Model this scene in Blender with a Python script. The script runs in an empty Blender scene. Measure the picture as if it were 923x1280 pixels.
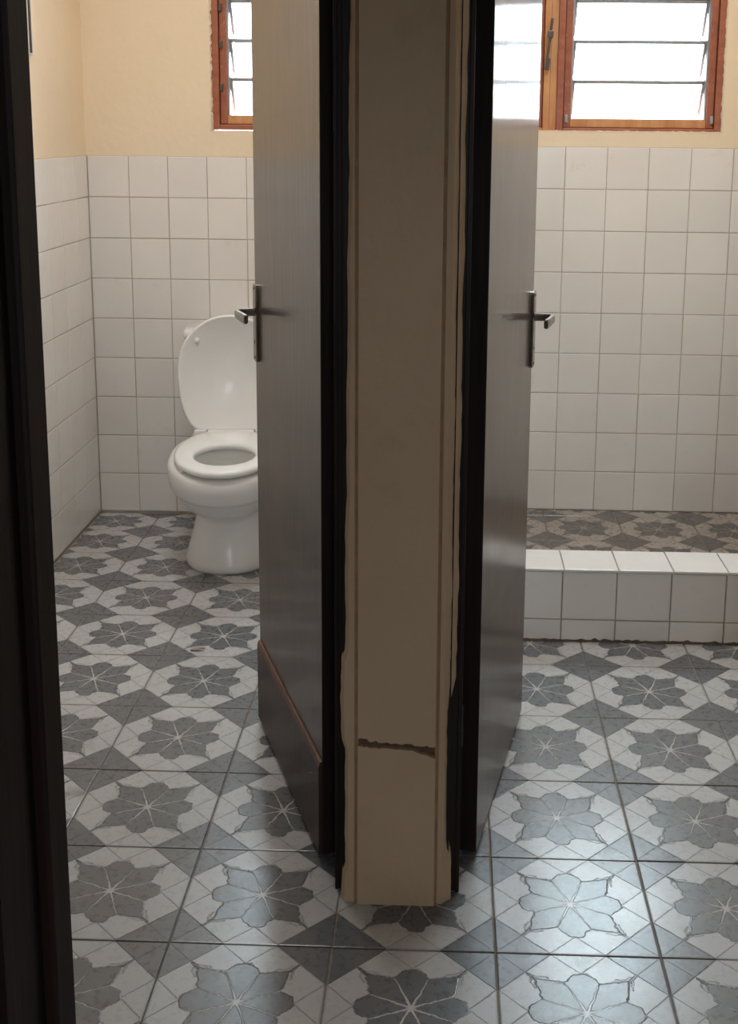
import bpy, bmesh, math, random
from mathutils import Vector, Matrix
random.seed(7)
S = bpy.context.scene
COL = S.collection

# ------------------------------------------------------------------ camera
cam_d = bpy.data.cameras.new('camera')
cam = bpy.data.objects.new('camera', cam_d)
COL.objects.link(cam)
YAW, PITCH, ROLL = -.0322, .1944, .0096
def cam_axes():
    cy, sy, cp, sp = math.cos(YAW), math.sin(YAW), math.cos(PITCH), math.sin(PITCH)
    fw = Vector((sy*cp, cy*cp, -sp)); rt = Vector((cy, -sy, 0)); up = rt.cross(fw)
    r = math.cos(ROLL)*rt + math.sin(ROLL)*up
    u = -math.sin(ROLL)*rt + math.cos(ROLL)*up
    return r, u, fw
_r, _u, _f = cam_axes()
cam.matrix_world = Matrix(((_r.x, _u.x, -_f.x, -.1077), (_r.y, _u.y, -_f.y, -1.9987), (_r.z, _u.z, -_f.z, 1.4724), (0, 0, 0, 1)))
cam_d.sensor_fit = 'VERTICAL'
cam_d.sensor_height = 36
cam_d.lens = 1529.64/1280*36
cam_d.shift_x = -47.77/1280
cam_d.shift_y = -178.0/1280
cam_d.clip_start = .02
S.camera = cam

# ------------------------------------------------------------------ exposure, world, lights
S.view_settings.view_transform = 'Standard'
S.view_settings.look = 'None'
S.view_settings.gamma = 1
S.view_settings.use_curve_mapping = False
S.view_settings.exposure = 0.55
S.cycles.max_bounces = 14
S.cycles.diffuse_bounces = 8
S.cycles.glossy_bounces = 6
S.cycles.transparent_max_bounces = 16
S.cycles.sample_clamp_indirect = 8
S.cycles.use_denoising = True

SKY = 20.0
w = bpy.data.worlds.new('overcast'); S.world = w; w.use_nodes = True
wt = w.node_tree; wt.nodes.clear()
wo = wt.nodes.new('ShaderNodeOutputWorld'); wb = wt.nodes.new('ShaderNodeBackground')
wtc = wt.nodes.new('ShaderNodeTexCoord'); wsx = wt.nodes.new('ShaderNodeSeparateXYZ'); wr = wt.nodes.new('ShaderNodeValToRGB')
wt.links.new(wtc.outputs['Generated'], wsx.inputs[0])
wm = wt.nodes.new('ShaderNodeMath'); wm.operation = 'MULTIPLY_ADD'; wm.inputs[1].default_value = .5; wm.inputs[2].default_value = .5
wt.links.new(wsx.outputs['Z'], wm.inputs[0]); wt.links.new(wm.outputs[0], wr.inputs[0])
cr = wr.color_ramp
cr.elements[0].position = .48; cr.elements[0].color = (.07, .075, .06, 1)
cr.elements[1].position = .50; cr.elements[1].color = (.30, .325, .355, 1)   # overcast sky: a third as bright at the horizon as overhead
e = cr.elements.new(1.0); e.color = (.82, .91, 1.0, 1)
wt.links.new(wr.outputs[0], wb.inputs[0]); wb.inputs[1].default_value = SKY
wt.links.new(wb.outputs[0], wo.inputs[0])

def portal(name, loc, rot, sx, sy):
    l = bpy.data.lights.new(name, 'AREA'); l.shape = 'RECTANGLE'; l.size = sx; l.size_y = sy
    l.cycles.is_portal = True
    o = bpy.data.objects.new(name, l); o.location = loc; o.rotation_euler = rot; COL.objects.link(o)
R90 = math.pi/2
# lens side of a light looks along its -Z; rotate so that it looks along -Y (into the rooms)
portal('window_daylight', (-.68, 2.70, 1.97), (-R90, 0, 0), .62, 1.05)
portal('window_daylight', (.58, 2.78, 1.97), (-R90, 0, 0), .62, 1.05)
portal('window_daylight', (.08, 2.78, 1.97), (-R90, 0, 0), .38, 1.05)
portal('window_daylight', (.25, -4.13, 1.60), (R90, 0, 0), .72, .72)  # unseen hall opening, added to light the passage and pillar front

def ceiling_fill(name, loc, power, size):
    l = bpy.data.lights.new(name, 'AREA'); l.shape = 'DISK'; l.size = size; l.energy = power; l.color = (.97, .98, 1.0)
    o = bpy.data.objects.new(name, l); o.location = loc; COL.objects.link(o)
FILL_LAMPS = ((-.85, 1.35, 8.6), (.48, 1.45, 8.6))
for lx, ly, lp in FILL_LAMPS: ceiling_fill('ceiling_lamp_light', (lx, ly, 2.53), lp, .46)  # unseen fill lights added to brighten both bathrooms

# ------------------------------------------------------------------ node helpers
class NT:
    def __init__(s, name, rough=.5, metal=0.0, coat=0.0, coat_rough=.05, spec=.5):
        s.m = bpy.data.materials.new(name); s.m.use_nodes = True
        s.t = s.m.node_tree; s.t.nodes.clear()
        s.out = s.t.nodes.new('ShaderNodeOutputMaterial')
        s.b = s.t.nodes.new('ShaderNodeBsdfPrincipled')
        s.t.links.new(s.b.outputs[0], s.out.inputs[0])
        s.b.inputs['Roughness'].default_value = rough
        s.b.inputs['Metallic'].default_value = metal
        s.b.inputs['Coat Weight'].default_value = coat
        s.b.inputs['Coat Roughness'].default_value = coat_rough
        s.b.inputs['Specular IOR Level'].default_value = spec
    def set(s, sock, v):
        if isinstance(v, bpy.types.NodeSocket): s.t.links.new(v, sock)
        else: sock.default_value = v
    def M(s, op, *a, clamp=False):
        n = s.t.nodes.new('ShaderNodeMath'); n.operation = op; n.use_clamp = clamp
        for i, v in enumerate(a): s.set(n.inputs[i], v)
        return n.outputs[0]
    def lt(s, v, edge, soft):   # 1 where v < edge, with a soft border
        return s.M('MULTIPLY_ADD', s.M('SUBTRACT', edge, v), 1.0/soft, .5, clamp=True)
    def mix(s, f, a, b):
        n = s.t.nodes.new('ShaderNodeMix'); n.data_type = 'RGBA'
        s.set(n.inputs[0], f); s.set(n.inputs[6], a if isinstance(a, bpy.types.NodeSocket) else (*a, 1)); s.set(n.inputs[7], b if isinstance(b, bpy.types.NodeSocket) else (*b, 1))
        return n.outputs[2]
    def coord(s, kind='Object', scale=(1, 1, 1)):
        n = s.t.nodes.new('ShaderNodeTexCoord'); mp = s.t.nodes.new('ShaderNodeMapping')
        mp.inputs['Scale'].default_value = scale
        s.t.links.new(n.outputs[kind], mp.inputs[0]); return mp.outputs[0]
    def world(s, scale=(1, 1, 1)):
        n = s.t.nodes.new('ShaderNodeNewGeometry'); mp = s.t.nodes.new('ShaderNodeMapping')
        mp.inputs['Scale'].default_value = scale
        s.t.links.new(n.outputs['Position'], mp.inputs[0]); return mp.outputs[0]
    def noise(s, vec, scale=5, detail=3, rough=.5, out=0):
        n = s.t.nodes.new('ShaderNodeTexNoise'); s.t.links.new(vec, n.inputs['Vector'])
        n.inputs['Scale'].default_value = scale; n.inputs['Detail'].default_value = detail; n.inputs['Roughness'].default_value = rough
        return n.outputs[out]
    def ramp(s, v, lo, hi, a=0.0, b=1.0):
        n = s.t.nodes.new('ShaderNodeMapRange'); s.set(n.inputs[0], v)
        n.inputs[1].default_value = lo; n.inputs[2].default_value = hi; n.inputs[3].default_value = a; n.inputs[4].default_value = b
        return n.outputs[0]
    def rnd(s):
        return s.t.nodes.new('ShaderNodeObjectInfo').outputs['Random']
    def bump(s, h, dist=.001, strength=1.0, coat=False):
        n = s.t.nodes.new('ShaderNodeBump'); s.set(n.inputs['Height'], h)
        n.inputs['Distance'].default_value = dist; n.inputs['Strength'].default_value = strength
        s.t.links.new(n.outputs[0], s.b.inputs['Normal'])
        if coat: s.t.links.new(n.outputs[0], s.b.inputs['Coat Normal'])
    def color(s, v): s.set(s.b.inputs['Base Color'], v if isinstance(v, bpy.types.NodeSocket) else (*v, 1))
    def rough(s, v): s.set(s.b.inputs['Roughness'], v)

MAT = {}
# --- patterned floor tile (print and fine relief laid out in each tile's own UV square)
def floor_tile_mat(browner=False):
    n = NT('patterned_floor_tile' + ('_soiled' if browner else ''), .28)
    uvn = n.t.nodes.new('ShaderNodeUVMap')
    sep = n.t.nodes.new('ShaderNodeSeparateXYZ'); n.t.links.new(uvn.outputs[0], sep.inputs[0])
    jit = n.t.nodes.new('ShaderNodeSeparateXYZ')
    nz = n.t.nodes.new('ShaderNodeTexNoise'); n.t.links.new(uvn.outputs[0], nz.inputs['Vector'])
    nz.inputs['Scale'].default_value = 17; nz.inputs['Detail'].default_value = 2.5; nz.inputs['Roughness'].default_value = .65
    n.t.links.new(nz.outputs[1], jit.inputs[0])
    u0 = n.M('SUBTRACT', sep.outputs[0], .5); v0 = n.M('SUBTRACT', sep.outputs[1], .5)
    amp = .055
    u = n.M('MULTIPLY_ADD', n.M('SUBTRACT', jit.outputs[0], .5), amp, u0)
    v = n.M('MULTIPLY_ADD', n.M('SUBTRACT', jit.outputs[1], .5), amp, v0)
    def fold(a, b):
        a = n.M('ABSOLUTE', a); b = n.M('ABSOLUTE', b)
        return a, b, n.M('MAXIMUM', a, b), n.M('MINIMUM', a, b)
    a, b, m, q = fold(u, v)
    a0, b0, m0, q0 = fold(u0, v0)
    ssum = n.M('ADD', a0, b0)
    dia = n.lt(.667, ssum, .006)                                    # corner diamonds, straight edges
    L1 = n.M('MULTIPLY_ADD', n.M('MULTIPLY', q, q), -8.3, .336)
    L2 = n.M('MULTIPLY_ADD', q, .20, .2260)
    lim = n.M('MAXIMUM', L1, L2)
    flo = n.lt(m, lim, .006)
    link = n.M('MULTIPLY', n.lt(n.M('SUBTRACT', m, q), n.M('MULTIPLY_ADD', q, -.14, .056), .006), n.M('MULTIPLY', n.lt(.24, q, .006), n.lt(ssum, .668, .004)))
    flo = n.M('MAXIMUM', flo, link)
    dark = n.M('MAXIMUM', dia, flo)
    # lines
    def line(dist, wd): return n.lt(n.M('ABSOLUTE', dist), wd, wd*.8)
    sm = n.M('MULTIPLY_ADD', n.M('SUBTRACT', jit.outputs[2], .5), .030, 0.0)
    pet = n.M('ADD', n.M('SUBTRACT', n.M('MULTIPLY', q0, .920), n.M('MULTIPLY', m0, .392)), sm)
    petal = n.M('MULTIPLY', n.lt(n.M('ABSOLUTE', pet), n.M('MULTIPLY_ADD', m0, -.020, .0082), .0035), n.lt(m0, .245, .01))
    core = n.lt(n.M('ADD', m0, n.M('MULTIPLY', q0, .6)), .026, .02)
    outl = n.M('MULTIPLY', line(n.M('SUBTRACT', m, lim), .0045), n.lt(ssum, .60, .01))
    tri = n.M('MULTIPLY', line(n.M('ADD', n.M('MULTIPLY_ADD', q0, -.96, n.M('SUBTRACT', m0, .335)), n.M('MULTIPLY', sm, .6)), .0042), n.lt(.335, m0, .004))
    tri = n.M('MULTIPLY', tri, n.lt(ssum, .672, .002))
    dl = line(n.M('ADD', n.M('SUBTRACT', ssum, .667), n.M('MULTIPLY', sm, .3)), .0040)
    tip = n.M('MULTIPLY', line(n.M('ADD', n.M('SUBTRACT', m0, q0), n.M('MULTIPLY', sm, 1.3)), .006), n.M('MULTIPLY', n.lt(.27, q0, .004), n.lt(ssum, .667, .004)))
    # loose second outline around the petal tips
    out2 = n.M('MULTIPLY', line(n.M('ADD', n.M('SUBTRACT', m, n.M('ADD', lim, .022)), n.M('MULTIPLY', sm, 1.6)), .0045), n.lt(.20, q0, .01))
    out2 = n.M('MULTIPLY', out2, n.lt(ssum, .66, .01))
    ray = n.M('MULTIPLY', line(n.M('SUBTRACT', a0, b0), .0030), dia)
    W = n.world()
    big = n.noise(W, 2.3, 4); fine = n.noise(W, 60, 4, .6); grain = n.noise(W, 420, 2)
    rnd = n.rnd()
    lightc = n.mix(n.ramp(big, .35, .7), (.58, .585, .59), (.515, .51, .505))
    lightc = n.mix(n.ramp(fine, .5, .8, 0, .22), lightc, (.47, .44, .40))
    darkc = n.mix(n.ramp(n.noise(W, 6, 2), .35, .7), (.150, .155, .167), (.128, .133, .144))
    c = n.mix(dark, lightc, darkc)
    lines = n.M('MAXIMUM', petal, core)
    c = n.mix(n.M('MULTIPLY', n.M('MAXIMUM', petal, core), .92), c, (.66, .65, .63))
    groove = n.M('MAXIMUM', n.M('MAXIMUM', outl, tri), n.M('MAXIMUM', n.M('MAXIMUM', dl, tip), out2))
    c = n.mix(n.M('MULTIPLY', groove, .28), c, (.33, .31, .29))
    c = n.mix(n.M('MULTIPLY', ray, .10), c, (.45, .44, .42))
    spot = n.M('MULTIPLY', n.ramp(n.noise(W, 9, 2, .5), .68, .74), .5)    # scuffs
    c = n.mix(spot, c, (.16, .14, .12))
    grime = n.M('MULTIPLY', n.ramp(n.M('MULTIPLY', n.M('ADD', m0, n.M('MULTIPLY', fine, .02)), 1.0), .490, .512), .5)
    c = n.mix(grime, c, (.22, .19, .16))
    if browner:  # whole tile multiplied by a darker brown tint
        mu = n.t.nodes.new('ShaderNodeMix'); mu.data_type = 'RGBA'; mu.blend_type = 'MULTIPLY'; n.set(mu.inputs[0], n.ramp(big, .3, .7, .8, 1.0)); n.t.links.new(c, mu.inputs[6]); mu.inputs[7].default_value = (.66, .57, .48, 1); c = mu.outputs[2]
    hsv = n.t.nodes.new('ShaderNodeHueSaturation'); n.t.links.new(c, hsv.inputs['Color'])
    n.t.links.new(n.ramp(rnd, 0, 1, .94, 1.05), hsv.inputs['Value'])
    n.color(hsv.outputs[0])
    h = n.M('SUBTRACT', 0.0, n.M('MAXIMUM', groove, n.M('MAXIMUM', petal, n.M('MULTIPLY', ray, .4))))
    h = n.M('MULTIPLY_ADD', n.M('SUBTRACT', grain, .5), .025, h)
    h = n.M('MULTIPLY_ADD', n.M('SUBTRACT', fine, .5), .06, h)
    h = n.M('MULTIPLY_ADD', dark, .10, h)
    n.bump(h, .0019, coat=True)
    n.rough(n.ramp(fine, .3, .7, .23, .36))
    n.b.inputs['Coat Weight'].default_value = .60; n.b.inputs['Coat Roughness'].default_value = .20
    return n.m
MAT['floor_tile'] = floor_tile_mat()
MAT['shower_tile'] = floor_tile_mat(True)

def wall_tile_mat():
    n = NT('white_glazed_wall_tile', .16, coat=.3, coat_rough=.08)
    W = n.world()
    c = n.mix(n.ramp(n.noise(W, 3, 4), .3, .7), (.85, .84, .815), (.80, .785, .76))
    dirt = n.M('MULTIPLY', n.ramp(n.noise(W, 11, 5, .7), .62, .80), .25)
    c = n.mix(dirt, c, (.52, .44, .34))
    hsv = n.t.nodes.new('ShaderNodeHueSaturation'); n.t.links.new(c, hsv.inputs['Color'])
    n.t.links.new(n.ramp(n.rnd(), 0, 1, .965, 1.02), hsv.inputs['Value'])
    n.color(hsv.outputs[0])
    n.bump(n.noise(W, 28, 3), .0012, .6, coat=True)
    return n.m
MAT['wall_tile'] = wall_tile_mat()

def simple(name, ca, cb, rough, nscale=6, bumpd=0, bscale=60, coat=0, metal=0, spec=.5, scale=(1, 1, 1)):
    n = NT(name, rough, metal, coat, spec=spec)
    W = n.world(scale)
    n.color(n.mix(n.ramp(n.noise(W, nscale, 5, .6), .3, .7), ca, cb))
    if bumpd: n.bump(n.noise(W, bscale, 4, .6), bumpd, coat=coat > 0)
    return n.m
MAT['grout_floor'] = simple('dark_floor_grout', (.30, .26, .225), (.40, .36, .32), .8, 30, .001, 200)
MAT['grout_wall'] = simple('brown_wall_grout', (.38, .33, .27), (.50, .45, .38), .85, 20, .001, 200)
MAT['ceramic'] = simple('white_ceramic', (.87, .87, .86), (.85, .85, .835), .24, 4, 0)
MAT['plastic'] = simple('white_plastic', (.87, .87, .86), (.85, .85, .84), .22, 4)
MAT['water'] = simple('bowl_water', (.42, .43, .40), (.36, .37, .34), .03, 4)
MAT['chrome'] = simple('brushed_nickel', (.36, .33, .30), (.24, .215, .19), .22, 40, metal=1.0)
MAT['darkmetal'] = simple('aged_dark_metal', (.10, .09, .08), (.16, .14, .12), .35, 40, metal=.8)
MAT['clip'] = simple('louvre_clip_aluminium', (.42, .42, .44), (.34, .34, .36), .4, 40, metal=.6)
MAT['rust'] = simple('brown_crumbled_plaster', (.10, .055, .03), (.22, .13, .08), .95, 60, .003, 120)
MAT['groovebrown'] = simple('red_brown_joint', (.34, .19, .10), (.44, .28, .16), .8, 30)
MAT['bodyfill'] = simple('dusty_brown_mortar', (.075, .058, .042), (.15, .115, .085), .95, 30, .003, 120)
MAT['leaf'] = simple('dry_brown_leaf', (.30, .24, .18), (.42, .35, .27), .8, 60)  # for the small flake of debris on the floor

def cream(name, ca, cb, stain):
    n = NT(name, .55)
    W = n.world()
    c = n.mix(n.ramp(n.noise(W, 2.5, 5, .6), .3, .7), ca, cb)
    st = n.M('MULTIPLY', n.ramp(n.noise(W, 7, 6, .7), .56, .80), stain)
    c = n.mix(st, c, (.38, .26, .14))
    n.color(c)
    n.bump(n.M('ADD', n.noise(W, 40, 4), n.M('MULTIPLY', n.noise(W, 6, 3), 1.5)), .0015)
    return n.m
MAT['cream'] = cream('cream_wall_paint', (.88, .755, .575), (.84, .715, .535), .08)
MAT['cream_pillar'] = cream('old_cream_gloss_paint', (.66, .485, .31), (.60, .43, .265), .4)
MAT['white_edge'] = simple('white_plaster_edge', (.86, .76, .62), (.78, .66, .50), .7, 40, .002, 90)
MAT['hall'] = simple('brownish_hall_paint', (.42, .33, .22), (.36, .28, .18), .7, 4)
MAT['ceiling'] = simple('white_ceiling_paint', (.88, .86, .83), (.86, .84, .80), .8, 4)

def door_mat():
    n = NT('dark_varnished_door', .30, coat=.62, coat_rough=.09, spec=.2); n.b.inputs['Coat IOR'].default_value = 1.5
    W = n.world((1, 1, .045)); W1 = n.world()
    g = n.noise(W, 90, 4, .6)
    c = n.mix(n.ramp(g, .35, .68), (.050, .028, .020), (.095, .056, .040))
    c = n.mix(n.ramp(n.noise(W1, 3.0, 4), .45, .7, 0, .5), c, (.115, .075, .056))
    n.color(c)
    h = n.M('ADD', n.M('MULTIPLY', g, 1.0), n.M('MULTIPLY', n.noise(n.world((1, 1, .02)), 260, 3), .6))
    h = n.M('MULTIPLY_ADD', n.noise(n.world((1, 1, .35)), 11, 2), 2.2, h)
    h = n.M('MULTIPLY_ADD', n.noise(W1, 330, 2), .14, h)
    n.bump(h, .00042, coat=True)
    sp = n.t.nodes.new('ShaderNodeSeparateXYZ'); n.t.links.new(W1, sp.inputs[0])       # varnish dulled by mopping low on the leaf
    zz = n.M('MULTIPLY_ADD', n.M('SUBTRACT', n.noise(n.world((.4, .4, 3.0)), 5, 4, .6), .5), .55, sp.outputs[2])
    n.set(n.b.inputs['Coat Weight'], n.ramp(zz, .35, .80, .20, .55))
    wear = n.ramp(n.noise(n.world((.5, .5, 1.6)), 7, 4, .6), .4, .7, .035, .10)
    n.set(n.b.inputs['Coat Roughness'], wear)
    return n.m
MAT['door'] = door_mat()
MAT['kick'] = simple('dark_kick_panel_varnish', (.045, .027, .020), (.070, .044, .033), .42, 30, .0006, 70, spec=.25, scale=(1, 1, .2))
MAT['edgewood'] = simple('worn_brown_edge_wood', (.22, .10, .055), (.12, .055, .032), .45, 30)
MAT['darkwood'] = simple('black_brown_frame_wood', (.014, .009, .008), (.034, .018, .013), .45, 40, .0008, 60, spec=.2, scale=(1, 1, .08))
MAT['postwood'] = simple('near_black_jamb_wood', (.010, .005, .004), (.022, .010, .007), .55, 30, .0008, 60, spec=.18, scale=(1, 1, .06))
def winwood():
    n = NT('red_brown_window_wood', .38, coat=.2, coat_rough=.2)
    W = n.world((.3, 1, 1))
    c = n.mix(n.ramp(n.noise(W, 30, 5, .6), .3, .7), (.42, .145, .08), (.29, .09, .052))
    c = n.mix(n.ramp(n.noise(n.world(), 45, 5, .7), .63, .72, 0, .8), c, (.55, .36, .22))
    n.color(c); n.bump(n.noise(W, 60, 4), .001)
    return n.m
MAT['winwood'] = winwood()
MAT['winorange'] = simple('bare_orange_window_wood', (.66, .36, .16), (.52, .22, .09), .5, 30, .001, 60, scale=(1, 1, .2))  # brighter and more orange than the red-brown window wood

def glass_mat():
    m = bpy.data.materials.new('louvre_glass'); m.use_nodes = True; t = m.node_tree; t.nodes.clear()
    o = t.nodes.new('ShaderNodeOutputMaterial'); mx = t.nodes.new('ShaderNodeMixShader')
    tr = t.nodes.new('ShaderNodeBsdfTransparent'); tr.inputs[0].default_value = (.92, .96, .96, 1)
    gl = t.nodes.new('ShaderNodeBsdfGlossy'); gl.inputs['Roughness'].default_value = .05
    fr = t.nodes.new('ShaderNodeFresnel'); fr.inputs[0].default_value = 1.5
    t.links.new(fr.outputs[0], mx.inputs[0]); t.links.new(tr.outputs[0], mx.inputs[1]); t.links.new(gl.outputs[0], mx.inputs[2])
    t.links.new(mx.outputs[0], o.inputs[0]); return m
MAT['glass'] = glass_mat()
MAT['glass_edge'] = simple('glass_cut_edge', (.30, .33, .35), (.38, .40, .42), .2, 30)

# ------------------------------------------------------------------ mesh helpers
def mk(name, bm, mats, parent=None, smooth=False, kind=None):
    me = bpy.data.meshes.new(name); bmesh.ops.recalc_face_normals(bm, faces=bm.faces) ; bm.to_mesh(me); bm.free()
    for m in (mats if isinstance(mats, (list, tuple)) else [mats]): me.materials.append(MAT[m])
    if smooth:
        for p in me.polygons: p.use_smooth = True
    o = bpy.data.objects.new(name, me); COL.objects.link(o)
    if parent: o.parent = parent
    if kind: o['kind'] = kind
    return o
def box(bm, x0, x1, y0, y1, z0, z1, mi=0, M=None, bev=0):
    vs = [bm.verts.new((x, y, z)) for x in (x0, x1) for y in (y0, y1) for z in (z0, z1)]
    if M is not None:
        for v in vs: v.co = M @ v.co
    fs = []
    for f in ((0, 1, 3, 2), (4, 6, 7, 5), (0, 4, 5, 1), (2, 3, 7, 6), (0, 2, 6, 4), (1, 5, 7, 3)):
        fc = bm.faces.new([vs[i] for i in f]); fc.material_index = mi; fs.append(fc)
    if bev:
        bmesh.ops.recalc_face_normals(bm, faces=fs)
        bmesh.ops.bevel(bm, geom=list({e for f in fs for e in f.edges}), offset=bev, segments=2, affect='EDGES', profile=.6)
    return vs
def B(name, dims, mats, parent=None, kind=None, M=None, bev=0):
    bm = bmesh.new()
    for d in (dims if isinstance(dims[0], (list, tuple)) else [dims]): box(bm, *d, M=M, bev=bev)
    return mk(name, bm, mats, parent, kind=kind)
def empty(name, loc=(0, 0, 0), rz=0, **props):
    o = bpy.data.objects.new(name, None); COL.objects.link(o); o.location = loc; o.rotation_euler.z = rz; o.empty_display_size = .1
    for k, v in props.items(): o[k] = v
    return o
def ring_loft(bm, rings, close0=True, close1=True, mi=0):
    R = [[bm.verts.new(p) for p in r] for r in rings]
    n = len(R[0])
    for a, b in zip(R, R[1:]):
        for i in range(n):
            f = bm.faces.new((a[i], a[(i+1) % n], b[(i+1) % n], b[i])); f.material_index = mi
    if close0: bm.faces.new(R[0][::-1]).material_index = mi
    if close1: bm.faces.new(R[-1]).material_index = mi
    return R

# a tile: thin slab with a worn bevel; local x,y = face plane, z = out of the wall; UV = pattern square
_tm = {}
def tile_mesh(key, wd, ht, u0, u1, v0, v1, mat, th=.007, bv=.0020, name='tile'):
    k = (key, round(wd, 4), round(ht, 4), round(u0, 3), round(u1, 3), round(v0, 3), round(v1, 3))
    if k in _tm: return _tm[k]
    bm = bmesh.new(); uvl = bm.loops.layers.uv.new('UVMap')
    hx, hy = wd/2, ht/2
    lv = [(hx, hy, 0), (hx, hy, th-bv*.7), (hx-bv*.45, hy-bv*.45, th-bv*.2), (hx-bv*1.2, hy-bv*1.2, th)]
    rings = [[bm.verts.new((sx*a, sy*b, c)) for sx, sy in ((-1, -1), (1, -1), (1, 1), (-1, 1))] for a, b, c in lv]
    for a, b in zip(rings, rings[1:]):
        for i in range(4): bm.faces.new((a[i], a[(i+1) % 4], b[(i+1) % 4], b[i]))
    bm.faces.new(rings[-1])
    for f in bm.faces:
        for l in f.loops:
            x, y = l.vert.co.x/wd+.5, l.vert.co.y/ht+.5
            l[uvl].uv = (u0+(u1-u0)*x, v0+(v1-v0)*y)
    me = bpy.data.meshes.new(name); bm.to_mesh(me); bm.free(); me.materials.append(MAT[mat]); _tm[k] = me
    return me
def tile_run(parent, M, xs, ys, xr, yr, gap, mat, th=.007, tilt=.002, proud=.0, stuff=False, skip=None):
    """tiles in the plane M (x,y in plane, z outward); xs, ys = joint positions; clipped to xr, yr"""
    big = bmesh.new() if stuff else None
    made = []
    for i in range(len(xs)-1):
        for j in range(len(ys)-1):
            a0, a1, b0, b1 = xs[i], xs[i+1], ys[j], ys[j+1]
            c0, c1, d0, d1 = max(a0, xr[0]), min(a1, xr[1]), max(b0, yr[0]), min(b1, yr[1])
            if c1-c0 < .012 or d1-d0 < .012: continue
            if skip and skip(c0, c1, d0, d1): continue
            u0, u1 = (c0-a0)/(a1-a0), (c1-a0)/(a1-a0); v0, v1 = (d0-b0)/(b1-b0), (d1-b0)/(b1-b0)
            me = tile_mesh(mat, c1-c0-gap, d1-d0-gap, u0, u1, v0, v1, mat, th)
            L = M @ Matrix.Translation(((c0+c1)/2+random.uniform(-.0004, .0004), (d0+d1)/2+random.uniform(-.0004, .0004), proud+random.uniform(-.0004, .0004))) \
                @ Matrix.Rotation(random.gauss(0, tilt), 4, 'X') @ Matrix.Rotation(random.gauss(0, tilt), 4, 'Y')
            if stuff:
                tmp = bmesh.new(); tmp.from_mesh(me); tmp.transform(L); t2 = bpy.data.meshes.new('t'); tmp.to_mesh(t2); tmp.free(); big.from_mesh(t2); bpy.data.meshes.remove(t2)
            else:
                o = bpy.data.objects.new('tile', me); COL.objects.link(o); o.parent = parent; o.matrix_local = L; made.append(o)
    if stuff:
        me = bpy.data.meshes.new('tiles'); big.to_mesh(me); big.free(); me.materials.append(MAT[mat])
        o = bpy.data.objects.new('tile_field', me); COL.objects.link(o); o.parent = parent; o['kind'] = 'stuff'
    return made
def plane_M(o, x, y):    # local axes to world
    x = Vector(x); y = Vector(y); z = x.cross(y)
    return Matrix(((x.x, y.x, z.x, o[0]), (x.y, y.y, z.y, o[1]), (x.z, y.z, z.z, o[2]), (0, 0, 0, 1)))

# ------------------------------------------------------------------ key dimensions
XL = -1.437            # tiled face of the left wall
YBL, YBR = 2.513, 2.592  # tiled faces of the two back walls
XR = 1.085             # tiled face of the right wall
ZC = 2.62
T = .007               # tile thickness
ZL0, HL = .008, .1508; ZTL = ZL0+9*HL
ZR0, HR = .0223, .1545; ZTR = ZR0+9*HR
PX0, PX1 = -.262, -.116   # partition faces

# ------------------------------------------------------------------ floor
floor = B('floor', (-1.75, 1.45, -4.2, 2.70, -.12, -.0032), 'grout_floor', kind='structure')
rows = [-.0096+.3*k*1.0 for k in range(-14, 0)] + [-.0096, .290, .5965, .915, 1.224, 1.5105, 1.796, 2.060, 2.300, 2.520]
Mf = plane_M((0, 0, -T), (1, 0, 0), (0, 1, 0))
xs = [.3*k for k in range(-6, 6)]
def skip_left(c0, c1, d0, d1):
    return False
# left bathroom + passage + right bathroom share one grid; the shower has its own
tile_run(floor, Mf, xs[:6], rows, (XL+.002, PX0-.035), (.290, YBL), .0025, 'floor_tile', tilt=.0022)
tile_run(floor, Mf, xs, rows, (-1.6, 1.4), (-1.5096, .290), .0025, 'floor_tile', tilt=.0022)
tile_run(floor, Mf, xs[5:], rows, (PX1, XR), (.290, 1.388), .0025, 'floor_tile', tilt=.0022)
tile_run(floor, Mf, xs, rows, (-1.6, 1.4), (-4.1, -1.5096), .0025, 'floor_tile', stuff=True)
sfl = B('shower_floor', (PX1, XR+.003, 1.50, YBR+.003, -.003, .0190), 'grout_floor', kind='structure')
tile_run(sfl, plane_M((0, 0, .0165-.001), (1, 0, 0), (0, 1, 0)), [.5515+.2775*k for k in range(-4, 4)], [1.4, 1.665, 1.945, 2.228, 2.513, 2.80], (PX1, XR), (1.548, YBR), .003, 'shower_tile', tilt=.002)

# ------------------------------------------------------------------ walls
def slab_with_holes(name, x0, x1, y0, y1, z0, z1, holes, mat):
    """wall slab in XZ with rectangular openings (hx0,hx1,hz0,hz1), joined in one closed mesh"""
    bm = bmesh.new(); cx = sorted({x0, x1, *[h[0] for h in holes], *[h[1] for h in holes]}); cz = sorted({z0, z1, *[h[2] for h in holes], *[h[3] for h in holes]})
    for a, b in zip(cx, cx[1:]):
        for c, d in zip(cz, cz[1:]):
            if any(h[0] <= a and b <= h[1] and h[2] <= c and d <= h[3] for h in holes): continue
            box(bm, a, b, y0, y1, c, d)
    bmesh.ops.remove_doubles(bm, verts=bm.verts, dist=1e-5)
    seen = {}
    for f in list(bm.faces):
        k = tuple(sorted(v.index for v in f.verts)); 
    bm.verts.index_update()
    for f in list(bm.faces):
        k = tuple(sorted(v.index for v in f.verts)); seen.setdefault(k, []).append(f)
    kill = [f for fs in seen.values() if len(fs) > 1 for f in fs]
    bmesh.ops.delete(bm, geom=kill, context='FACES_ONLY')
    return mk(name, bm, mat, kind='structure')
WZ0, WZ1, WZT = 1.456, 1.985, 2.50
WL = (-.979, -.378)                     # left room window opening
W2 = (.262, .8885)                       # right room, main window opening
W1 = (-.095, .262)                      # right room, window beside it
CR = .004                               # cream face lies this far behind the tile face
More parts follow.
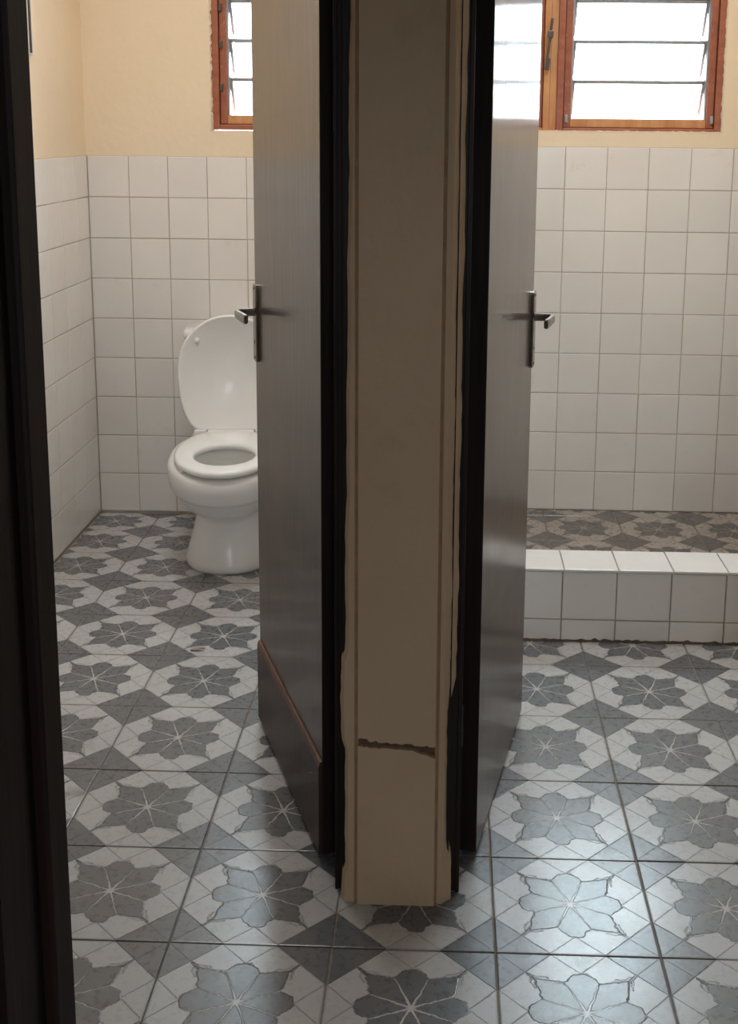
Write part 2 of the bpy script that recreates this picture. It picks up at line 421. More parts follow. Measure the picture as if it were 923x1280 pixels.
wbl = slab_with_holes('wall_back_left', -1.62, PX0+.06, YBL+CR, YBL+.16, -.1, ZC, [(WL[0], WL[1], WZ0, WZT)], 'cream')
wbr = slab_with_holes('wall_back_right', PX0+.06, 1.25, YBR+CR, YBR+.16, -.1, ZC, [(W1[0], W2[1], WZ0+.012, WZT)], 'cream')
wl = B('wall_left', (-1.60, XL-CR, .20, YBL+.16, -.1, ZC), 'cream', kind='structure')
wr_ = B('wall_right', (XR+CR, 1.25, .20, YBR+.16, -.1, ZC), 'cream', kind='structure')
wp = B('wall_partition', (PX0+.006, PX1-.006, .140, YBR+.02, -.1, ZC), 'cream_pillar', kind='structure')
B('ceiling', (-1.75, 1.45, -4.2, 2.75, ZC, ZC+.1), 'ceiling', kind='structure')

GW = .0026
zl = [ZL0+HL*k for k in range(10)]; zr = [ZR0+HR*k for k in range(10)]
# grout beds just behind the tile faces
B('grout', (XL-CR, PX0, YBL+.0022, YBL+CR+.002, 0, ZTL), 'grout_wall', wbl)
B('grout', (PX1, XR+CR, YBR+.0022, YBR+CR+.002, 0, ZTR), 'grout_wall', wbr)
B('grout', (XL-CR-.002, XL-.0022, .30, YBL+.003, 0, ZTL), 'grout_wall', wl)
B('grout', (XR+.0022, XR+CR+.002, .30, YBR+.003, 0, ZTR), 'grout_wall', wr_)
xl = [XL+.0005]+[-1.4297+.145*k for k in range(1, 10)]
tile_run(wbl, plane_M((0, YBL+T, 0), (1, 0, 0), (0, 0, 1)), xl, zl, (XL, PX0-.004), (.0, ZTL), GW, 'wall_tile')
xr_ = [.3204+.1538*k for k in range(-4, 7)]
tile_run(wbr, plane_M((0, YBR+T, 0), (1, 0, 0), (0, 0, 1)), xr_, zr, (PX1+.004, XR), (.0, ZTR), GW, 'wall_tile')
yl = [-(YBL-.155*k) for k in range(0, 16)]
tile_run(wl, plane_M((XL-T, 0, 0), (0, 1, 0), (0, 0, 1)), [-v for v in yl][::-1], zl, (.32, YBL), (.0, ZTL), GW, 'wall_tile')
tile_run(wr_, plane_M((XR+T, 0, 0), (0, 1, 0), (0, 0, 1)) @ Matrix.Scale(-1, 4, (0, 0, 1)) if False else plane_M((XR+T, 0, 0), (0, 1, 0), (0, 0, 1)) @ Matrix.Rotation(math.pi, 4, 'Y'), [-YBR+.1545*k for k in range(0, 16)], zr, (-YBR, -.32), (0, ZTR), GW, 'wall_tile', stuff=True)
# the two sides of the partition, tiled as well (only seen from beside)
tile_run(wp, plane_M((PX0+.006, 0, 0), (0, -1, 0), (0, 0, 1)) if False else plane_M((PX0+.006, 0, 0), (0, 1, 0), (0, 0, 1)) @ Matrix.Rotation(math.pi, 4, 'Y'), [-YBL+.155*k for k in range(0, 16)], zl, (-YBL, -.34), (0, ZTL), GW, 'wall_tile', stuff=True)
tile_run(wp, plane_M((PX1-.006, 0, 0), (0, 1, 0), (0, 0, 1)), [YBR-.1545*k for k in range(15, -1, -1)], zr, (.34, YBR), (0, ZTR), GW, 'wall_tile', stuff=True)

# front wall of the two cubicles, with the door openings
DZ = 2.07
B('wall_front', [(-1.62, -1.03, .165, .30, -.1, ZC), (.66, 1.27, .165, .30, -.1, ZC), (-1.03, PX0+.006, .165, .30, DZ+.05, ZC), (PX1-.006, .66, .165, .30, DZ+.05, ZC)], 'cream_pillar', kind='structure')
# hall
B('wall_hall_left', (-1.75, -1.6, -4.2, .2, -.1, ZC), 'hall', kind='structure')
B('wall_hall_right', (1.3, 1.45, -4.2, .2, -.1, ZC), 'hall', kind='structure')
slab_with_holes('wall_hall_back', -1.75, 1.45, -4.2, -4.05, -.1, ZC, [(-.1, .60, 1.25, 1.95)], 'hall')  # opening added behind the view to let daylight into the hall
slab_with_holes('wall_hall_front', -1.6, 1.3, -1.04, -.93, -.1, ZC, [(-.515, .56, -.1, 2.10)], 'hall')
# jambs of the doorway the view is taken through
bm = bmesh.new()
box(bm, -.60, -.515, -.925, -.90, -.006, 2.18); box(bm, -.515, -.490, -1.05, -.90, -.006, 2.12); box(bm, -.502, -.478, -.955, -.90, -.006, 2.10, bev=.004)
box(bm, -.585, -.560, -1.062, -1.04, -.006, 2.18); box(bm, -.560, -.498, -1.058, -1.04, -.006, 2.16, bev=.004)
mk('trim_1', bm, 'postwood', kind='structure')
bm = bmesh.new()
box(bm, .535, .56, -1.05, -.90, -.006, 2.12); box(bm, .56, .64, -.925, -.90, -.006, 2.18); box(bm, -.515, .56, -1.05, -.90, 2.10, 2.13)
mk('trim_2', bm, 'postwood', kind='structure')

# ------------------------------------------------------------------ partition end: panels, corner strips, crumbling edges
def outline_prism(name, pts, y0, y1, mat, parent, bev=.0015):
    bm = bmesh.new(); f = bm.faces.new([bm.verts.new((x, y0, z)) for x, z in pts])
    r = bmesh.ops.extrude_face_region(bm, geom=[f]); 
    for v in [g for g in r['geom'] if isinstance(g, bmesh.types.BMVert)]: v.co.y = y1
    bmesh.ops.triangulate(bm, faces=[f for f in bm.faces if len(f.verts) > 4])
    return mk(name, bm, mat, parent)
def jag(a, b, n, amp, rng):
    return [a+(b-a)*i/n + rng.uniform(-amp, amp) for i in range(n+1)]
rng = random.Random(3)
pxl, pxr = -.2625, -.1160
n = 26
xsj = [pxl+(pxr-pxl)*i/n for i in range(n+1)]
def crk(x): return .336-.010*(x-pxl)/(pxr-pxl)
up = [(x, crk(x)+.0045+abs(rng.gauss(0, .0022))+(.004 if x < pxl+.02 else 0)) for x in xsj]
lo = [(x, crk(x)-.0030-abs(rng.gauss(0, .0016))-(.010*max(0, (x-(pxr-.045))/.045))) for x in xsj]
top = [(pxr-.001, 2.6), (pxl, 2.6)]
outline_prism('upper_panel', up+top, .122, .141, 'cream_pillar', wp)
outline_prism('lower_panel', [(pxr+.001, -.004)]+[(pxl-.001, -.004)]+lo, .1195, .141, 'cream_pillar', wp)
B('mortar', (pxl, pxr, .129, .141, .30, .36), 'rust', wp)
B('mortar', (-.292, -.088, .1415, .1690, -.005, 2.6), 'darkwood', wp)
def strip(name, prof, z0, z1, dz, mat, parent):
    """prof(z) -> list of (x,y) from left to right; swept up, closed at the back"""
    bm = bmesh.new(); rings = []
    z = z0
    while z < z1+1e-6:
        p = prof(z); rings.append([(x, y, z) for x, y in p]+[(p[-1][0], .1695, z), (p[0][0], .1695, z)]); z += dz
    ring_loft(bm, rings); return mk(name, bm, mat, parent)
def nzf(z, s, k): return math.sin(z*s+k)*.5+math.sin(z*s*2.3+k*2.1)*.3+math.sin(z*s*5.1+k*.7)*.2
def left_prof(z):
    t = min(1, max(0, z/1.7)); x0 = -.2935+.0135*t+.0016*nzf(z, 23, 1)+rng.uniform(-.0006, .0006)
    if z < .34: x0 = -.289+.0012*nzf(z, 60, 2)
    if z < .06: x0 = -.297+.05*z
    if .33 < z < .50: x0 -= .006
    return [(x0, .150), (x0+.0015, .136+.002*nzf(z, 18, 3)), (x0+.008, .1285), (-.2695, .1275), (-.2680, .1305)]
B('groove', [(-.2685, -.2615, .1285, .1405, 0, 2.6), (-.1170, -.1105, .1285, .1405, 0, 2.6)], 'groovebrown', wp)
strip('left_corner_strip', left_prof, -.004, 2.6, .02, 'cream_pillar', wp)
def right_prof(z):
    x1 = -.0985+.0008*nzf(z, 15, 5); x2 = -.0785+.0015*nzf(z, 19, 2); y2 = .160
    if z < .46:
        k = min(1, (.46-z)/.06); x2 = x2*(1-k)+(x1+.006)*k; y2 = .160*(1-k)+.145*k
    if z < .13: k = min(1, (.13-z)/.04); x2 = (x1+.006)*(1-k)+(-.083)*k
    x2 += rng.uniform(-.0008, .0008)
    return [(-.1110, .1305), (-.1095, .1275), (x1-.002, .1265), (x1, .1285), (x2, y2)]
strip('right_corner_strip', right_prof, -.004, 2.6, .02, 'cream_pillar', wp)

# ------------------------------------------------------------------ door frames
bm = bmesh.new()
box(bm, -.307, -.262, .170, .245, -.004, DZ+.05, bev=.002)
box(bm, -.3100, -.303, .166, .186, -.004, DZ+.05, bev=.0015)
box(bm, -1.03, -.985, .170, .30, -.004, DZ+.05); box(bm, -.985, -.307, .170, .25, DZ, DZ+.05)
box(bm, -.300, -.262, .245, .34, -.004, DZ+.05)
mk('trim_3', bm, 'darkwood', kind='structure')
bm = bmesh.new()
box(bm, -.112, -.069, .170, .270, -.004, DZ+.05, bev=.002)
box(bm, -.0745, -.0660, .166, .184, -.004, DZ+.05, bev=.0015)
box(bm, -.112, -.080, .270, .34, -.004, DZ+.05)
box(bm, .615, .66, .170, .30, -.004, DZ+.05); box(bm, -.069, .615, .170, .25, DZ, DZ+.05)
mk('trim_4', bm, 'darkwood', kind='structure')

# ------------------------------------------------------------------ doors: local x along the leaf from the hinge, local y = outward on the seen face
def door(name, p0, p1, sign, kick):
    p0 = Vector((*p0, 0)); p1 = Vector((*p1, 0)); ax = (p1-p0).normalized(); L = (p1-p0).length
    ny = Vector((-ax.y, ax.x, 0))*sign           # seen face normal
    M = Matrix(((ax.x, ny.x, 0, p0.x), (ax.y, ny.y, 0, p0.y), (0, 0, 1, 0), (0, 0, 0, 1)))
    bm = bmesh.new(); box(bm, 0, L, -.040, 0, .012, 2.045, bev=.0018)
    # the unlit hinge edge takes near-black wood: its shade is put into the colour
    for f in bm.faces:
        c = f.calc_center_median()
        if c.x < .003: f.material_index = 1
    bm.transform(M)
    d = mk(name, bm, ['door', 'darkwood'], kind='structure')
    if kick:
        bm = bmesh.new()
        prof = [(.0003, .012), (.0075, .012), (.0075, .205), (.0045, .2165), (.0003, .2185)]
        ring_loft(bm, [[(x, y, z) for y, z in prof] for x in (.002, L-.002)]); 
        for f in bm.faces:
            if f.calc_center_median().z > .207: f.material_index = 1  # lighter brown top edge: the light it catches is put into its colour
        bm.transform(M); mk('kick_panel', bm, ['kick', 'edgewood'], d)
    # long plate with rounded ends
    hx = L-.030; zc = 1.022 if kick else 1.006; hh = .092; hw = .0165
    def plate(hw, hh, r, y0, y1):
        pts = []
        for sx, sz, a0 in ((1, 1, 0), (-1, 1, 90), (-1, -1, 180), (1, -1, 270)):
            for k in range(5):
                a = math.radians(a0+k*22.5); pts.append((hx+sx*(hw-r)+r*math.cos(a), zc+sz*(hh-r)+r*math.sin(a)))
        return pts
    bm = bmesh.new(); P = plate(hw, hh, .008, 0, 0); P2 = plate(hw-.002, hh-.002, .006, 0, 0)
    ring_loft(bm, [[(x, .0003, z) for x, z in P], [(x, .0065, z) for x, z in P], [(x, .0085, z) for x, z in P2]])
    bm.transform(M); pl = mk('handle_plate', bm, 'chrome', d)
    # lever: neck straight out, then an arm running back towards the hinge
    zl_ = 1.048 if kick else 1.036
    bm = bmesh.new()
    def sec(cx, cy, nx, ny_, a, b, z=0):   # rounded-rectangle section at (cx,cy); (nx,ny_) = sideways direction
        return [(cx+nx*a*u, cy+ny_*a*u, zl_+z+b*v) for u, v in ((-1, -.6), (-.6, -1), (.6, -1), (1, -.6), (1, .6), (.6, 1), (-.6, 1), (-1, .6))]
    x = hx
    ring_loft(bm, [sec(x, .008, 1, 0, .009, .009), sec(x, .030, 1, 0, .0075, .0085), sec(x-.001, .042, .9, -.35, .0078, .0085), sec(x-.010, .051, .5, -.85, .0075, .0085), sec(x-.028, .0525, 0, -1, .0065, .009), sec(x-.085, .051, 0, -1, .0055, .0105), sec(x-.108, .049, 0, -1, .0055, .0105), sec(x-.111, .049, 0, -1, .004, .0085)])
    bm.transform(M); mk('lever', bm, 'chrome', pl)
    bm = bmesh.new()
    def disc(r, y0, y1, zz, sx=1): ring_loft(bm, [[(x+r*sx*math.cos(t*.524), y, zz+r*math.sin(t*.524)) for t in range(12)] for y in (y0, y1)])
    disc(.0042, .0080, .0092, zc-.045); disc(.0030, .0080, .0096, zc+.082); disc(.003, .0080, .0096, zc-.082)
    bm.transform(M); mk('screw_head', bm, 'darkmetal', pl)
    # hinges on the pin side
    for z in (.25, 1.80):
        bm = bmesh.new(); ring_loft(bm, [[(-.006+.006*math.cos(t*.785), -.035+.006*math.sin(t*.785), zz) for t in range(8)] for zz in (z, z+.09)])
        bm.transform(M); mk('hinge', bm, 'darkmetal', d)
    # lock face on the free edge
    bm = bmesh.new(); box(bm, L, L+.0012, -.031, -.009, zc-.10, zc+.10); bm.transform(M); mk('lock_face', bm, 'chrome', d)
    return d
door('door_1', (-.344, .261), (-.561, .856), 1, True)
door('door_2', (-.030, .285), (.1000, .9210), -1, False)

# ------------------------------------------------------------------ windows
def louvre_window(n, x0, x1, yf, z0, z1, sash='winwood', blades=3, orange=False):
    """timber frame set into the opening, inner casement, tilted glass blades in metal clips"""
    w = empty('window_%d' % n, ((x0+x1)/2, yf, z0), kind='structure')
    ox, oy, oz = w.location
    def part(name, bm, mat, parent=w):
        bm.transform(Matrix.Translation((-ox, -oy, -oz))) if parent is w else bm.transform(Matrix.Translation((-ox, -oy, -oz)))
        return mk(name, bm, mat, parent)
    f = .024
    for nm, d in (('frame_stile', (x0, x0+f, z0, z1)), ('frame_stile', (x1-f, x1, z0, z1)), ('frame_rail', (x0+f, x1-f, z0, z0+f*.8)), ('frame_rail', (x0+f, x1-f, z1-f*.8, z1))):
        bm = bmesh.new(); box(bm, d[0], d[1], yf+.004, yf+.075, d[2], d[3], bev=.003); box(bm, d[0]-.008*(nm == 'frame_stile' and d[1] == x1), d[1]+.008*(nm == 'frame_stile' and d[0] == x0), yf+.064, yf+.074, d[2]-.008*(d[3] == z1 and nm == 'frame_rail'), d[3]+.008*(d[2] == z0 and nm == 'frame_rail'))
        part(nm, bm, 'winorange' if orange else sash)
    a0, a1, b0, b1 = x0+f+.002, x1-f-.002, z0+f*.8+.002, z1-f*.8-.002
    s = .026
    for nm, d in (('sash_stile', (a0, a0+s, b0, b1)), ('sash_stile', (a1-s, a1, b0, b1)), ('sash_rail', (a0+s, a1-s, b0, b0+.032)), ('sash_rail', (a0+s, a1-s, b1-s, b1))):
        bm = bmesh.new(); box(bm, d[0], d[1], yf+.018, yf+.062, d[2], d[3], bev=.003)
        part(nm, bm, sash if nm == 'sash_stile' else ('winorange' if d[2] == b0 else sash))
    g0, g1, h0, h1 = a0+s, a1-s, b0+.032, b1-s
    for sx, gx in ((1, g0), (-1, g1)):
        bm = bmesh.new(); xa, xb = sorted((gx, gx+sx*.006)); box(bm, xa, xb, yf+.030, yf+.058, h0, h1)
        part('metal_channel', bm, 'clip')
    H = (h1-h0)/blades
    th = math.radians(31)
    for k in range(blades):
        zt = h0+H*(k+1)-.001; bl = H*1.07/math.cos(th)
        # blade runs from its top (inside) down and outwards
        c = Vector((0, yf+.040, zt)); dr = Vector((0, math.sin(th), -math.cos(th))); nr = Vector((0, -math.cos(th), -math.sin(th)))
        Mb = Matrix(((1, 0, 0, 0), (0, nr.y, dr.y, c.y), (0, nr.z, dr.z, c.z), (0, 0, 0, 1)))
        bm = bmesh.new(); box(bm, g0+.012, g1-.012, 0, .007, .013, bl, M=Mb)
        box(bm, g0+.012, g1-.012, -.0008, .0085, 0, .013, mi=1, M=Mb)
        bmesh.ops.recalc_face_normals(bm, faces=bm.faces)
        for fc in bm.faces:
            if abs(fc.normal.dot(nr)) < .5: fc.material_index = 1
        bm.transform(Matrix.Translation((-ox, -oy, -oz))); mk('louvre_pane', bm, ['glass', 'glass_edge'], w)
        for sx, gx in ((1, g0+.006), (-1, g1-.006)):
            xa, xb = sorted((gx, gx+sx*.010)); bm = bmesh.new(); box(bm, xa, xb, -.0035, .0085, 0, bl*.80, M=Mb)
            part('louvre_clip', bm, 'clip')
    return w, (g0, g1, h0, h1), (ox, oy, oz)
yfl, yfr = YBL+CR+.012, YBR+CR+.004
w1, gl, o1 = louvre_window(1, -.972, -.385, yfl, 1.462, 1.975)
w2, g2, o2 = louvre_window(2, .283, .884, yfr, 1.462, 1.990)
w3, g3, o3 = louvre_window(3, -.090, .258, yfr+.012, 1.462, 1.990, orange=True)
louvre_window(4, -.972, -.385, yfl, 1.978, 2.492)  # unseen upper row of windows, added to bring more daylight into the rooms
louvre_window(5, .283, .884, yfr, 1.993, 2.492)
louvre_window(6, -.090, .258, yfr+.012, 1.993, 2.492, orange=True)
def wpart(w, name, bm, mat):
    o = w.location; bm.transform(Matrix.Translation((-o.x, -o.y, -o.z))); return mk(name, bm, mat, w)
# stay lever on the left-hand casement of the right bathroom
bm = bmesh.new(); Mh = Matrix.Translation((.240, yfr-.002, 1.70)) @ Matrix.Rotation(.10, 4, 'Y')
box(bm, -.005, .005, -.014, -.004, 0, .17, M=Mh, bev=.002); box(bm, -.006, .012, -.010, .016, -.012, .030, M=Mh, bev=.002); box(bm, -.012, .010, -.020, -.010, .10, .125, M=Mh, bev=.002)
wpart(w3, 'casement_handle', bm, 'darkmetal')
for w_, xx, zz, yy in ((w1, -.940, 1.60, yfl), (w1, -.940, 1.75, yfl), (w1, -.940, 1.88, yfl), (w2, .320, 1.50, yfr), (w2, .850, 1.50, yfr)):
    bm = bmesh.new(); box(bm, xx-.006, xx+.006, yy+.006, yy+.020, zz, zz+.028, bev=.002); wpart(w_, 'hinge', bm, 'darkmetal' if w_ is w1 else 'clip')
# mullion timber between the two right-hand windows
B('trim_5', (.258, .2815, yfr+.014, yfr+.10, 1.47, 2.492), 'winorange', kind='structure')
# pale plaster lip round the openings, crumbling towards the timber
def lip(name, x0, x1, z0, z1, yf, parent):
    bm = bmesh.new(); rg = random.Random(5)
    def run(p, q, inn, n=90):
        R = []
        for i in range(n+1):
            t = i/n; x = p[0]+(q[0]-p[0])*t; z = p[1]+(q[1]-p[1])*t; wd = (.007 if inn[0] else .003)+rg.uniform(-.003, .003)
            ix, iz = inn
            R.append([(x-ix*.004, yf+.006, z-iz*.004), (x-ix*.001, yf-.001, z-iz*.001), (x+ix*.003, yf-.001, z+iz*.003), (x+ix*wd, yf+.012, z+iz*wd), (x+ix*wd, yf+.026, z+iz*wd)])
        ring_loft(bm, R)
    run((x0, z0), (x0, z1), (1, 0)); run((x1, z0), (x1, z1), (-1, 0)); run((x0, z0), (x1, z0), (0, 1))
    mk(name, bm, 'white_edge', parent)
lip('plaster_lip', WL[0], WL[1], WZ0, WZT, YBL+CR, wbl)
lip('plaster_lip', W1[0], W2[1], WZ0+.012, WZT, YBR+CR, wbr)

# ------------------------------------------------------------------ shower kerb
kerb = empty('shower_kerb', (.48, 1.46, 0), label='low white tiled kerb in front of the raised shower floor in the right bathroom', category='kerb')
def kp(name, dims, mat): 
    bm = bmesh.new(); box(bm, *dims); bm.transform(Matrix.Translation((-.48, -1.46, 0))); return mk(name, bm, mat, kerb)
kp('core', (PX1, XR, 1.3935, 1.5465, -.004, .2170), 'grout_wall')
kx = [.0835+.1578*k for k in range(-2, 8)]
Mk = Matrix.Translation((-.48, -1.46, 0))
tile_run(kerb, Mk @ plane_M((0, 1.388+T, 0), (1, 0, 0), (0, 0, 1)), kx, [-.088, .067, .2165], (PX1, XR), (.001, .2150), .0034, 'wall_tile')
tile_run(kerb, Mk @ plane_M((0, 1.548-T, 0), (1, 0, 0), (0, 0, 1)) @ Matrix.Rotation(math.pi, 4, 'Y'), [-v for v in kx[::-1]], [.0, .067, .2185], (-XR, -PX1), (.018, .2185), .0034, 'wall_tile', stuff=True)
kt = [v+.004 for v in kx]
tile_run(kerb, Mk @ plane_M((0, 0, .2245-T), (1, 0, 0), (0, 1, 0)), kt, [1.3800, 1.552], (PX1, XR), (1.3800, 1.552), .0034, 'wall_tile')
bm = bmesh.new(); rg = random.Random(9); R = []
for i in range(90):
    x = PX1+(XR-PX1)*i/89; d = .006+abs(rg.gauss(0, .003)); h = .006+abs(rg.gauss(0, .003))
    R.append([(x-.48, 1.389-1.46, -.003), (x-.48, 1.389-d-1.46, -.003), (x-.48, 1.3885-d*.4-1.46, h*.5), (x-.48, 1.389-1.46, h)])
ring_loft(bm, R); mk('mortar', bm, 'bodyfill', kerb)

# ------------------------------------------------------------------ toilet
TO = Vector((-.872, 2.225, 0)); TA = math.radians(6.3)
toilet = empty('toilet', (TO.x, TO.y, 0), TA, label='white ceramic toilet with its lid raised, standing against the tiled back wall', category='toilet')
# local: -y = forward, x = sideways
def egg(front, back, hw, z, n=40, ef=2.0, eb=2.6, wide=None):
    """outline between f=front (towards viewer) and f=back; widest at wide"""
    wide = wide if wide is not None else back+(front-back)*.42
    pts = []
    for k in range(n):
        a = 2*math.pi*k/n; c, s = math.cos(a), math.sin(a)   # s>0 front
        if s >= 0: f = wide+(front-wide)*abs(s)**(2/ef); x = hw*math.copysign(abs(c)**(2/ef), c)
        else: f = wide-(wide-back)*abs(s)**(2/eb); x = hw*math.copysign(abs(c)**(2/eb), c)
        pts.append((x, -f, z))
    return pts
def tm(name, bm, mat, parent=toilet, smooth=True): 
    o = mk(name, bm, mat, parent, smooth=smooth)
    return o
bm = bmesh.new()
secs = [ # z, front, back, half width, ef
 (.0, .360, -.13, .147, 2.35), (.012, .368, -.13, .151, 2.35), (.03, .365, -.13, .148, 2.35), (.07, .352, -.12, .137, 2.3), (.12, .340, -.11, .123, 2.25), (.165, .333, -.10, .112, 2.2),
 (.182, .336, -.10, .110, 2.2), (.192, .352, -.10, .115, 2.15), (.205, .392, -.10, .127, 2.1), (.225, .440, -.10, .146, 2.1), (.25, .480, -.10, .163, 2.05), (.272, .506, -.10, .174, 2.05),
 (.284, .518, -.10, .179, 2.05), (.290, .530, -.10, .190, 2.05), (.30, .542, -.10, .195, 2.05), (.335, .552, -.10, .200, 2.05), (.362, .552, -.10, .199, 2.05), (.374, .546, -.098, .193, 2.05), (.379, .536, -.095, .178, 2.05),
 (.379, .478, .16, .122, 2.0), (.372, .470, .17, .115, 2.0), (.34, .468, .165, .116, 2.0), (.28, .43, .17, .098, 2.0), (.22, .37, .18, .07, 2.0), (.19, .33, .19, .05, 2.0)]
rings = []
for z, f, b, hw, ef in secs:
    outer = z < .379 or b < 0
    rings.append(egg(f, b, hw, z, 48, ef, 2.6 if b < 0 else 2.0, wide=(.20 if b < 0 and z > .20 else (.16 if b < 0 else None))))
ring_loft(bm, rings)
# bowl foot cut-in: pull the sides in behind the front skirt
for v in bm.verts:
    f = -v.co.y
    if v.co.z < .19 and v.co.z > .025 and f < .20 and abs(v.co.x) > .02:
        k = min(1, (.20-f)/.05)*min(1, (v.co.z-.025)/.02); v.co.x *= 1-.30*k
tm('bowl', bm, 'ceramic')
bm = bmesh.new(); ring_loft(bm, [egg(.40, .175, .084, .236, 32, 2, 2), egg(.402, .173, .085, .238, 32, 2, 2)]); tm('water', bm, 'water')
# foot lugs with the fixing bolts
for sx in (-1, 1):
    bm = bmesh.new(); ring_loft(bm, [[(sx*.100+r*math.cos(t*.5236), -.14+r*1.3*math.sin(t*.5236), z) for t in range(12)] for r, z in ((.030, 0), (.029, .02), (.020, .03))]); tm('foot_lug', bm, 'ceramic')
    bm = bmesh.new(); ring_loft(bm, [[(sx*.104+r*math.cos(t*.785), -.14+r*math.sin(t*.785), z) for t in range(8)] for r, z in ((.007, .028), (.007, .036), (.004, .040))]); tm('bolt', bm, 'darkmetal')
# seat ring
def seat_outline(z, grow=0.0, n=64):
    pts = []
    for k in range(n):
        a = 2*math.pi*k/n; c, s = math.cos(a), math.sin(a)
        wide = .27; fr = .556+grow; hw = .170+grow
        if s >= 0: f = wide+(fr-wide)*s; x = hw*c
        else:
            f = wide-(wide-(-.004-grow))*abs(s)**.85; x = hw*math.copysign(abs(c)**.85, c)
            if abs(x) < .083: f = min(f, .03) if abs(x) < .083 and f < .05 else f
        pts.append((x, -f, z))
    return pts
def hole(z, g=0, n=64):
    out = []
    for k in range(n):
        a = 2*math.pi*k/n; s = math.sin(a); x = (.100+g)*math.cos(a); f = .315+((.140+g)*s if s > 0 else (.128+g)*s)
        out.append((x, -f, z))
    return out
bm = bmesh.new()
RR = [[bm.verts.new(p) for p in r] for r in (hole(.388, .004), seat_outline(.388, -.008), seat_outline(.392, -.001), seat_outline(.402, 0), seat_outline(.4085, -.006), seat_outline(.4105, -.016), hole(.4095, .014), hole(.4055, .004), hole(.398, 0), hole(.388, .004))]
for a, b in zip(RR, RR[1:]):
    for i in range(64): bm.faces.new((a[i], a[(i+1) % 64], b[(i+1) % 64], b[i]))
bmesh.ops.remove_doubles(bm, verts=bm.verts, dist=1e-5)
seat = tm('seat', bm, 'plastic')
bm = bmesh.new(); box(bm, -.083, .083, -.06, .016, .388, .4100, bev=.005); tm('seat_back', bm, 'plastic', seat, smooth=False)
for sx in (-1, 1):
    for yy in (-.12, -.44):
        bm = bmesh.new(); ring_loft(bm, [[(sx*.125+.009*math.cos(t*.785), yy+.009*math.sin(t*.785), z) for t in range(8)] for z in (.3795, .389)]); tm('seat_buffer', bm, 'plastic', seat)
# lid, standing open and leaning back a little
LN = math.radians(7)
Ml = Matrix.Translation((0, .012, .400)) @ Matrix.Rotation(-LN, 4, 'X')
def lid_outline(g, y, n=56):
    H = .420; pts = []
    for k in range(n):
        a = 2*math.pi*k/n; c, s = math.cos(a), math.sin(a); mid = .215
        if s >= 0: z = mid+(H-mid-g)*s**.93; x = (.188-g)*math.copysign(abs(c)**.97, c)
        else:
            dz = abs(s)**.42; z = mid-(mid-.004-g)*dz; x = (.188-g)*math.copysign(abs(c)**.20, c)*(1-.21*dz**2.0)
        pts.append((x, y, z))
    return pts
bm = bmesh.new()
ring_loft(bm, [lid_outline(.012, -.004), lid_outline(.009, -.0085), lid_outline(.003, -.0075), lid_outline(0, -.001), lid_outline(0, .006), lid_outline(.005, .012), lid_outline(.03, .016), lid_outline(.09, .018)])
bm.transform(Ml); lid = tm('lid', bm, 'plastic')
for sx in (-1, 1):
    bm = bmesh.new(); ring_loft(bm, [[(sx*.117+r*math.cos(t*.5236), y, .330+r*math.sin(t*.5236)) for t in range(12)] for r, y in ((.0095, -.003), (.0095, -.012), (.0065, -.0155))]); bm.transform(Ml); tm('lid_buffer', bm, 'plastic', lid)
    bm = bmesh.new(); box(bm, *sorted((sx*.086, sx*.130)), -.010, .018, .386, .412, bev=.004); tm('hinge', bm, 'plastic', toilet, smooth=False)
# cistern
def rrect(hw, y0, y1, r, z, n=5):
    pts = []
    for sx, sy, a0 in ((1, 1, 0), (-1, 1, 90), (-1, -1, 180), (1, -1, 270)):
        cx = sx*(hw-r); cy = (y1-r) if sy > 0 else (y0+r)
        for k in range(n): a = math.radians(a0+90*k/(n-1)); pts.append((cx+r*math.cos(a), cy+r*math.sin(a), z))
    return pts
yb0, yb1 = .095, .262
bm = bmesh.new(); ring_loft(bm, [rrect(.135, yb0+.01, yb1, .025, .372), rrect(.142, yb0+.004, yb1, .03, .39), rrect(.150, yb0, yb1, .03, .50), rrect(.158, yb0-.002, yb1, .03, .724)]); cis = tm('cistern', bm, 'ceramic')
bm = bmesh.new(); ring_loft(bm, [rrect(.168, yb0-.010, yb1+.002, .03, .7245), rrect(.172, yb0-.014, yb1+.003, .032, .730), rrect(.172, yb0-.014, yb1+.003, .032, .747), rrect(.164, yb0-.006, yb1-.003, .03, .757)]); tm('cistern_lid', bm, 'ceramic', cis)
bm = bmesh.new(); ring_loft(bm, [[(.0+.02*math.cos(t*.5236), .18+.02*math.sin(t*.5236), z) for t in range(12)] for z in (.756, .762)]); tm('flush_button', bm, 'chrome', cis)
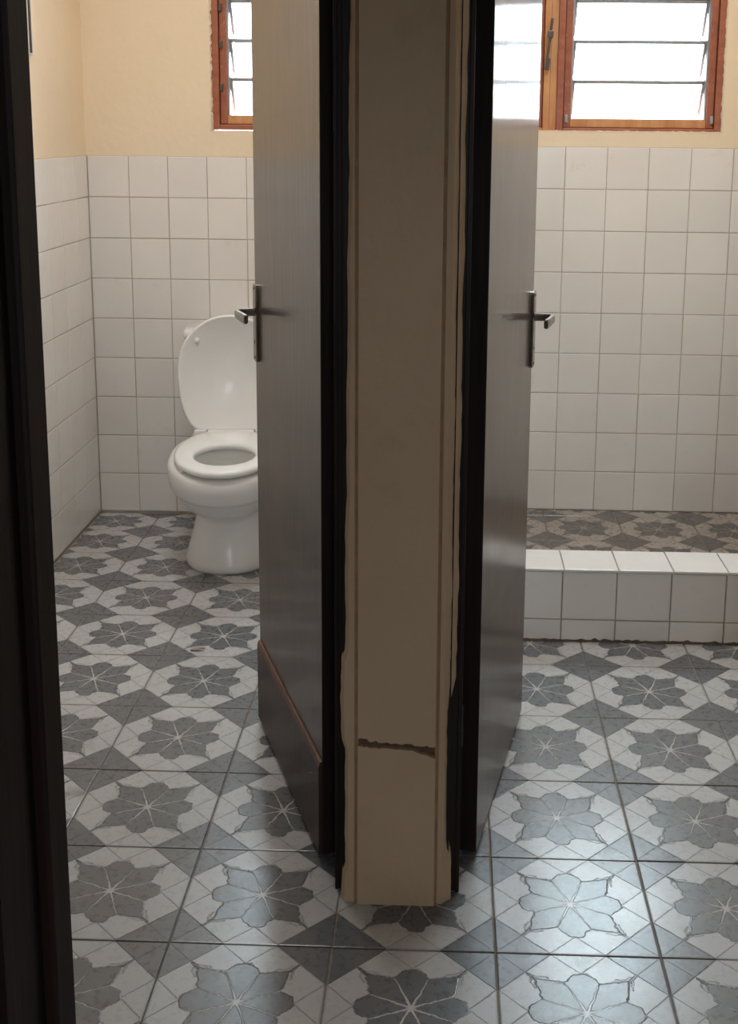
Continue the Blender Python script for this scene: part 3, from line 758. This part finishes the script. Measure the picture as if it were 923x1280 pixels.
bm = bmesh.new(); ring_loft(bm, [rrect(.15, -.075, yb1-.01, .03, .30), rrect(.15, -.075, yb1-.01, .03, .370), rrect(.14, -.065, yb1-.02, .03, .3755)]); tm('rear_deck', bm, 'ceramic')

# ------------------------------------------------------------------ added ceiling lamps for fill light (unseen, above the frame)
for (lx, ly, lp), side in zip(FILL_LAMPS, ('left', 'right')):
    bm = bmesh.new(); ring_loft(bm, [[(r_*math.cos(t*.2618), r_*math.sin(t*.2618), z) for t in range(24)] for r_, z in ((.25, .0), (.255, -.02), (.245, -.045), (.22, -.062), (.15, -.072))])
    o = mk('ceiling_lamp', bm, 'plastic', smooth=True); o.location = (lx, ly, ZC)
    o['label'] = 'round white ceiling lamp of the %s bathroom, above the picture' % side; o['category'] = 'lamp'

# ------------------------------------------------------------------ small things
def onleft(y, z): return Vector((XL, y, z))
bm = bmesh.new()
box(bm, 0, .008, -.040, .040, -.24, .24, bev=.002)
ht = mk('wall_strip', bm, 'plastic'); ht.location = (XL-CR+.0005, 1.925, 1.93)  # pale strip with a dark rod; what it is stays open
ht['label'] = 'narrow pale strip with a thin dark rod high on the left wall beside the dark jamb'; ht['category'] = 'wall fitting'
bm = bmesh.new(); box(bm, .008, .015, .004, .010, -.235, .235, bev=.001); mk('rod', bm, 'darkmetal', ht)

bm = bmesh.new()
pts = [(-.020, 0), (-.010, .006), (.004, .0075), (.016, .004), (.022, 0)]
R = [[(x, w_*k, .001+.004*abs(k)+.002*math.sin(x*90)) for k in (-1, 0, 1)] for x, w_ in pts]
vs = [[bm.verts.new(p) for p in r] for r in R]
for a, b in zip(vs, vs[1:]):
    for i in range(2): bm.faces.new((a[i], a[i+1], b[i+1], b[i]))
lf = mk('dry_leaf', bm, 'leaf'); sm = lf.modifiers.new('s', 'SOLIDIFY'); sm.thickness = .0008  # small curled flake of floor debris
lf.location = (-.806, 1.262, .001); lf.rotation_euler.z = .2
lf['label'] = 'tiny curled dry leaf on the patterned floor in front of the toilet'; lf['category'] = 'leaf'
